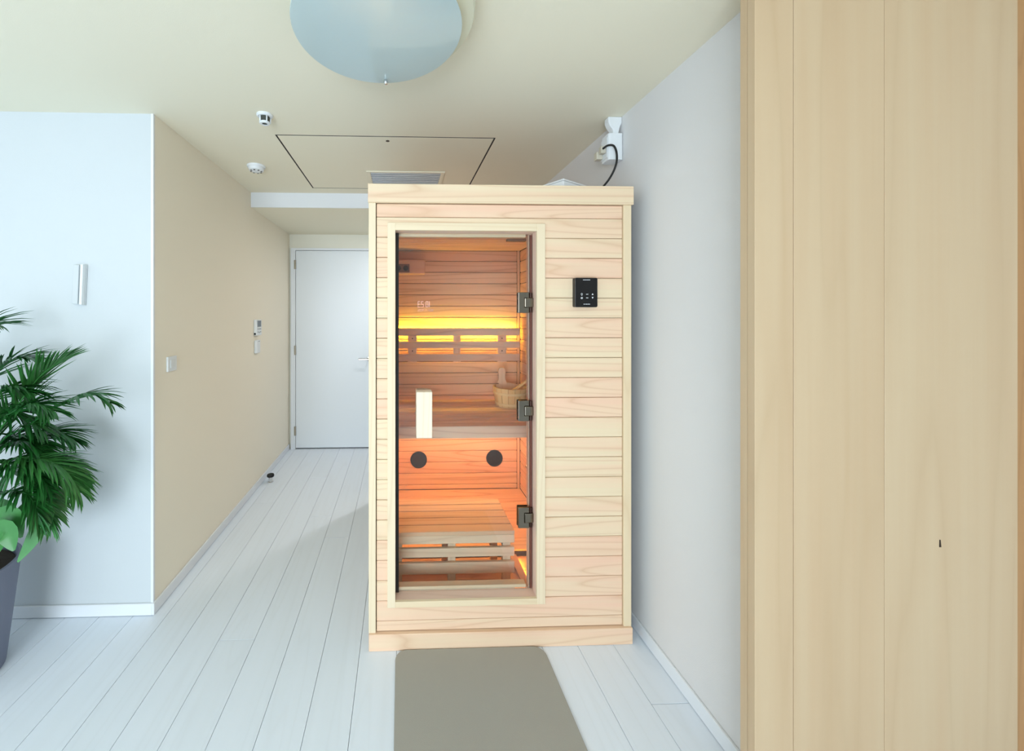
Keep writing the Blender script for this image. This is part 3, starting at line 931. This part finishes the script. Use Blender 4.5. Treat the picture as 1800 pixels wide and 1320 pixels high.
sw = empty('light_switch', (XL, 1.902, 1.12), 'white square light switch on the beige wall', 'switch')
wallbox('switch_plate', 1.866, 1.938, 1.086, 1.158, 0.009, M_white, sw)
wallbox('rocker', 1.882, 1.922, 1.102, 1.142, 0.004, plain('white_rocker', (222, 226, 226), 0.35), sw, base=XL + 0.0091)
rm = empty('air_conditioner_remote', (XL, 3.01, 1.25), 'white remote with grey screen on the beige wall', 'remote')
wallbox('remote_body', 2.955, 3.062, 1.196, 1.318, 0.022, M_white, rm, bevel=0.004)
wallbox('remote_screen', 2.972, 3.046, 1.262, 1.310, 0.0012, M_lcd, rm, bevel=0.0003, base=XL + 0.0221)
for i, (y, z) in enumerate(((2.985, 1.245), (3.012, 1.245), (3.036, 1.245), (2.985, 1.222), (3.012, 1.218), (3.036, 1.222))):
    wallbox('remote_button', y - 0.007, y + 0.007, z - 0.004, z + 0.004, 0.002, M_grey, rm, bevel=0.0005, base=XL + 0.0221)
box('remote_clip', XL + 0.004, XL + 0.016, 2.9505, 2.9545, 1.202, 1.216, M_black, rm)
lo = empty('wall_holder', (XL, 3.0, 1.11), 'small white holder on the beige wall under the remote', 'holder')
wallbox('holder_body', 2.962, 3.036, 1.058, 1.160, 0.022, M_white, lo, bevel=0.006)
wallbox('holder_mark', 2.990, 3.020, 1.147, 1.152, 0.001, M_grey, lo, bevel=0.0003, base=XL + 0.0221)
pc = empty('pale_wall_fitting', (-1.443, YP, 1.497), 'slim white plastic fitting on the white wall above the palm', 'wall fitting', rot=(0, math.radians(2.2), 0))
for nm, x0, x1, y0, y1, z0, z1, mt in (('back_plate', -0.026, 0.026, -0.006, -0.0003, -0.092, 0.092, M_alcove), ('channel', -0.022, 0.004, -0.022, -0.006, -0.088, 0.088, M_alcove), ('edge_rail', 0.012, 0.024, -0.026, -0.006, -0.091, 0.091, M_white)):
    q = put(nm, bm_to(nm, box_mesh(x1 - x0, y1 - y0, z1 - z0, 0.003, 2)), (0, 0, 0), mt, None)
    q.parent = pc
    q.location = ((x0 + x1) / 2, (y0 + y1) / 2, (z0 + z1) / 2)

st = empty('door_stopper', (-1.055, 3.125, 0), 'chrome floor door stopper with black rubber ring by the left skirting', 'door stopper')
lathe('post', [(0, 0), (0.022, 0), (0.022, 0.004), (0.015, 0.006), (0.015, 0.046), (0, 0.046)], (-1.055, 3.125, 0), M_bright_chrome, st, n=24)
lathe('rubber_ring', [(0.015, 0.042), (0.026, 0.044), (0.029, 0.053), (0.026, 0.062), (0.014, 0.064), (0, 0.060), (0, 0.042)], (-1.055, 3.125, 0.0003), M_rubber, st, n=24)

dl = empty('fill_downlight', (0.25, 3.30, CZ2), 'unseen round fill lamp added to the low ceiling behind the sauna', 'fill_downlight')  # unseen lamp added as fill to brighten the corridor and far door
lathe('fill_downlight_ring', [(0.040, -0.004), (0.052, -0.003), (0.054, 0), (0.040, 0), (0.040, -0.004)], (0.25, 3.30, CZ2 - 0.0002), M_white, dl, n=32)
lathe('fill_downlight_lens', [(0, -0.003), (0.0395, -0.003), (0.0395, -0.0005), (0, -0.0005)], (0.25, 3.30, CZ2), emit_mat('white_fill_lens', (244, 243, 244), 620.0), dl, n=32)

# ------------------------------------------------------------------ mat in front of the cabin
put('floor_mat', prism_mesh('floor_mat', rrect(-0.302, 0.302, -0.47, 0.47, 0.045), 0, 0.008, 'XY', bevel=0.0025), (0.280, 1.0725, 0.0005),
    plain('grey_mat', (166, 163, 154), 0.75, bump=0.3, bscale=500, mottle=0.03), label='plain grey mat with rounded corners on the floor before the sauna', cat='mat')

# ------------------------------------------------------------------ tall board panel at the right
pn = empty('board_panel', (1.40, 0.97, 0), 'tall pale wooden panel of upright boards at the right edge', 'panel')
box('panel_core', 0.9089, NX1, 0.972, 0.992, 0.0, CZ, WP('Z'), pn, tone=0.5)
for x0, x1, t in ((0.9089, 1.0108, 0.5), (1.0122, 1.2553, 0.45), (1.2565, 1.6205, 0.3)):
    box('upright_board', x0, x1, 0.950, 0.9715, 0.001, CZ - 0.001, WP('Z'), pn, bevel=0.0008, tone=t)
box('upright_board', 1.6235, NX1 - 0.001, 0.953, 0.9715, 0.001, CZ - 0.001, wood('brown_oak', (186, 144, 98), (174, 130, 86), (140, 98, 60), 'Z', grain=0.3), pn, bevel=0.0008, tone=0.5)
put('finger_slot', prism_mesh('finger_slot', [(-0.002, -0.010), (0.0035, -0.010), (0.0015, 0.009), (-0.0015, 0.009)], -0.0006, 0.004, 'XZ'), (1.406, 0.950, 0.769), plain('slot_shadow', (48, 34, 22), 0.9), pn)

# ------------------------------------------------------------------ potted palm
PX, PY = -1.675, 1.47
palm = empty('potted_palm', (PX, PY, 0), 'green feathery palm in a tall grey-blue pot against the white wall', 'plant')
lathe('pot', [(0, 0.0), (0.140, 0.0), (0.146, 0.006), (0.188, 0.405), (0.190, 0.412), (0.180, 0.412), (0.174, 0.38), (0, 0.38)], (PX, PY, 0.0), plain('grey_blue_pot', (112, 118, 138), 0.55, mottle=0.08), palm, n=48)
lathe('soil', [(0, 0.382), (0.172, 0.382), (0.166, 0.388), (0, 0.395)], (PX, PY, 0.0), plain('dark_soil', (48, 38, 30), 0.95, bump=1.0, bscale=80), palm, n=32)


def leaf_mat(name, a, bcol):
    if name in MATS:
        return MATS[name]
    m = bpy.data.materials.new(name)
    m.use_nodes = True
    nt = m.node_tree
    p = nt.nodes['Principled BSDF']
    tc = nt.nodes.new('ShaderNodeTexCoord')
    n = nt.nodes.new('ShaderNodeTexNoise')
    n.inputs['Scale'].default_value = 18
    n.inputs['Detail'].default_value = 3
    nt.links.new(tc.outputs['Object'], n.inputs['Vector'])
    mx = nt.nodes.new('ShaderNodeMix')
    mx.data_type = 'RGBA'
    mx.inputs['A'].default_value = lin(a)
    mx.inputs['B'].default_value = lin(bcol)
    nt.links.new(n.outputs['Fac'], mx.inputs['Factor'])
    nt.links.new(mx.outputs['Result'], p.inputs['Base Color'])
    p.inputs['Roughness'].default_value = 0.38
    MATS[name] = m
    return m


M_leaf = leaf_mat('palm_leaf', (14, 66, 22), (46, 128, 56))
M_leaf2 = leaf_mat('palm_leaf_light', (30, 100, 40), (80, 150, 78))
M_stem = leaf_mat('palm_stem', (60, 96, 40), (96, 130, 60))


def blade(bm, p, d, n, length, width, droop, segs=4):
    """A narrow pointed leaflet, folded slightly along its middle."""
    d = d.normalized()
    s = d.cross(n).normalized()
    prev = None
    pos = p.copy()
    for i in range(segs + 1):
        t = i / segs
        w = width * (math.sin(math.pi * min(0.97, 0.16 + 0.82 * t)) ** 0.8) * (1 if t < 0.98 else 0.15)
        lift = s.cross(d).normalized() * w * 0.25
        row = [bm.verts.new(pos - s * w * 0.5 + lift), bm.verts.new(pos), bm.verts.new(pos + s * w * 0.5 + lift)]
        if prev:
            bm.faces.new((prev[0], prev[1], row[1], row[0]))
            bm.faces.new((prev[1], prev[2], row[2], row[1]))
        prev = row
        d = (d + Vector((0, 0, -droop / segs))).normalized()
        pos = pos + d * (length / segs)


def frond(ctrl, leaf_len, nleaf, mat, start=0.28, spread=55, droop=0.5, wid=0.010, seed=0):
    rnd = random.Random(seed)
    pts = spline(ctrl, 40)
    n = len(pts)
    rads = [0.0055 * (1 - 0.82 * i / (n - 1)) for i in range(n)]
    me = tube_mesh('rachis', pts, rads, 6)
    bm = bmesh.new()
    bm.from_mesh(me)
    bpy.data.meshes.remove(me)
    for i in range(nleaf):
        t = start + (1 - start) * (i + rnd.random() * 0.6) / nleaf
        k = min(n - 2, int(t * (n - 1)))
        p = pts[k].lerp(pts[k + 1], t * (n - 1) - k)
        tan = (pts[k + 1] - pts[k]).normalized()
        side = tan.cross(Vector((0, 0, 1)))
        if side.length < 0.15:
            side = tan.cross(Vector((0.3, 1, 0)))
        side.normalize()
        up = side.cross(tan).normalized()
        prof = math.sin(math.pi * (0.22 + 0.68 * (t - start) / (1 - start))) ** 0.7
        for sg in (-1, 1):
            a = math.radians(spread * (1 - 0.45 * t) + rnd.uniform(-9, 9))
            dirn = tan * math.cos(a) + side * sg * math.sin(a) + up * rnd.uniform(0.0, 0.30)
            blade(bm, p, dirn, up, leaf_len * prof * rnd.uniform(0.85, 1.12), wid * rnd.uniform(0.8, 1.2), droop * rnd.uniform(0.6, 1.3))
    put('frond', bm_to('frond', bm, True), (0, 0, 0), mat, palm)


base = lambda dx=0, dy=0: (PX + dx, PY + dy, 0.385)
F = [  # control points of each frond's midrib, leaflet length, count, material
    ([base(.05, .0), (-1.535, 1.470, 0.840), (-1.422, 1.460, 1.022), (-1.331, 1.450, 1.135), (-1.246, 1.450, 1.198)], 0.17, 46, M_leaf2),
    ([base(.08, -.02), (-1.494, 1.450, 0.847), (-1.372, 1.450, 0.955), (-1.250, 1.450, 1.038), (-1.147, 1.450, 1.071), (-1.073, 1.450, 1.032)], 0.13, 26, M_leaf),
    ([base(.06, .05), (-1.566, 1.520, 0.822), (-1.467, 1.550, 0.881), (-1.377, 1.560, 0.900), (-1.311, 1.560, 0.867)], 0.15, 40, M_leaf),
    ([base(.09, -.04), (-1.453, 1.430, 0.792), (-1.324, 1.420, 0.844), (-1.220, 1.420, 0.803), (-1.164, 1.420, 0.718)], 0.15, 46, M_leaf2),
    ([base(.10, .02), (-1.453, 1.470, 0.775), (-1.357, 1.460, 0.736), (-1.307, 1.450, 0.656), (-1.295, 1.450, 0.572)], 0.12, 40, M_leaf2),
    ([base(.0, .04), (-1.693, 1.580, 0.983), (-1.648, 1.600, 1.116), (-1.580, 1.610, 1.179), (-1.501, 1.610, 1.184)], 0.15, 36, M_leaf),
    ([base(.02, -.05), (-1.460, 1.380, 0.932), (-1.344, 1.360, 1.026), (-1.249, 1.340, 1.060), (-1.180, 1.330, 1.038)], 0.14, 40, M_leaf),
    ([base(.07, .06), (-1.575, 1.550, 0.699), (-1.495, 1.580, 0.730), (-1.424, 1.600, 0.686), (-1.383, 1.600, 0.604)], 0.12, 34, M_leaf),
    ([base(.10, -.06), (-1.443, 1.420, 0.694), (-1.348, 1.400, 0.731), (-1.296, 1.390, 0.696), (-1.280, 1.390, 0.615)], 0.11, 34, M_leaf),
    ([base(.03, .0), (-1.586, 1.480, 0.773), (-1.483, 1.470, 0.871), (-1.392, 1.460, 0.893), (-1.324, 1.460, 0.841)], 0.15, 48, M_leaf),
    ([base(.01, -.03), (-1.583, 1.440, 0.935), (-1.493, 1.430, 1.061), (-1.403, 1.420, 1.103), (-1.334, 1.420, 1.082)], 0.15, 44, M_leaf),
    ([base(.05, -.05), (-1.513, 1.430, 0.752), (-1.393, 1.410, 0.830), (-1.305, 1.400, 0.819), (-1.250, 1.400, 0.737)], 0.14, 46, M_leaf),
    ([base(.08, .03), (-1.503, 1.500, 0.742), (-1.395, 1.520, 0.793), (-1.301, 1.530, 0.782), (-1.241, 1.530, 0.714)], 0.12, 40, M_leaf),
    ([base(-.03, .02), (-1.72, 1.50, .85), (-1.72, 1.52, 1.15), (-1.66, 1.54, 1.30), (-1.58, 1.55, 1.33)], .18, 36, M_leaf),
    ([base(-.06, .0), (-1.80, 1.47, .80), (-1.92, 1.46, 1.02), (-2.06, 1.45, 1.05), (-2.16, 1.44, .96)], .18, 38, M_leaf),
    ([base(-.08, -.04), (-1.80, 1.40, .68), (-1.93, 1.34, .82), (-2.05, 1.30, .78), (-2.12, 1.28, .66)], .17, 36, M_leaf),
    ([base(-.05, -.07), (-1.70, 1.33, .72), (-1.72, 1.20, .92), (-1.74, 1.06, .94), (-1.75, .98, .84)], .17, 36, M_leaf),
    ([base(.04, -.07), (-1.60, 1.34, .66), (-1.53, 1.22, .84), (-1.46, 1.12, .88), (-1.42, 1.06, .80)], .15, 34, M_leaf),
    ([base(.02, .0), (-1.63, 1.47, .78), (-1.55, 1.47, .97), (-1.44, 1.47, 1.00), (-1.34, 1.47, .93)], .16, 44, M_leaf),
    ([base(.04, .02), (-1.60, 1.50, .72), (-1.52, 1.52, .88), (-1.42, 1.53, .86), (-1.36, 1.53, .74)], .16, 44, M_leaf),
]
for i, (ctrl, ll, nl, mt) in enumerate(F):
    frond(ctrl, ll, nl, mt, seed=i + 3, droop=0.55 if i else 0.25, spread=50 if i else 34)
# broad leaves low at the rim
def broad(ctrl, width, mat):
    pts = spline(ctrl, 16)
    bm = bmesh.new()
    prev = None
    n = len(pts)
    for i, p in enumerate(pts):
        t = i / (n - 1)
        tan = (pts[min(i + 1, n - 1)] - pts[max(i - 1, 0)]).normalized()
        s = tan.cross(Vector((0.25, -1, 0.2))).normalized()
        nn = s.cross(tan).normalized()
        w = width * math.sin(math.pi * min(0.985, 0.06 + 0.93 * t)) ** 0.75
        row = [bm.verts.new(p + s * w * k * 0.5 + nn * (abs(k) * w * 0.10)) for k in (-1, -0.5, 0, 0.5, 1)]
        if prev:
            for k in range(4):
                bm.faces.new((prev[k], prev[k + 1], row[k + 1], row[k]))
        prev = row
    put('broad_leaf', bm_to('broad_leaf', bm, True), (0, 0, 0), mat, palm)


M_broad = leaf_mat('broad_leaf', (62, 126, 70), (104, 160, 100))
broad([(-1.453, 1.450, 0.554), (-1.363, 1.440, 0.656), (-1.293, 1.430, 0.639), (-1.324, 1.420, 0.558), (-1.381, 1.420, 0.471)], .062, M_broad)
broad([(-1.502, 1.420, 0.500), (-1.433, 1.410, 0.621), (-1.379, 1.400, 0.638), (-1.348, 1.400, 0.571)], .085, M_leaf2)
broad([(-1.471, 1.400, 0.482), (-1.412, 1.380, 0.584), (-1.359, 1.360, 0.614), (-1.325, 1.350, 0.555)], .085, M_leaf2)
broad([(-1.629, 1.500, 0.485), (-1.566, 1.500, 0.602), (-1.503, 1.500, 0.623), (-1.457, 1.500, 0.557)], .075, M_leaf2)
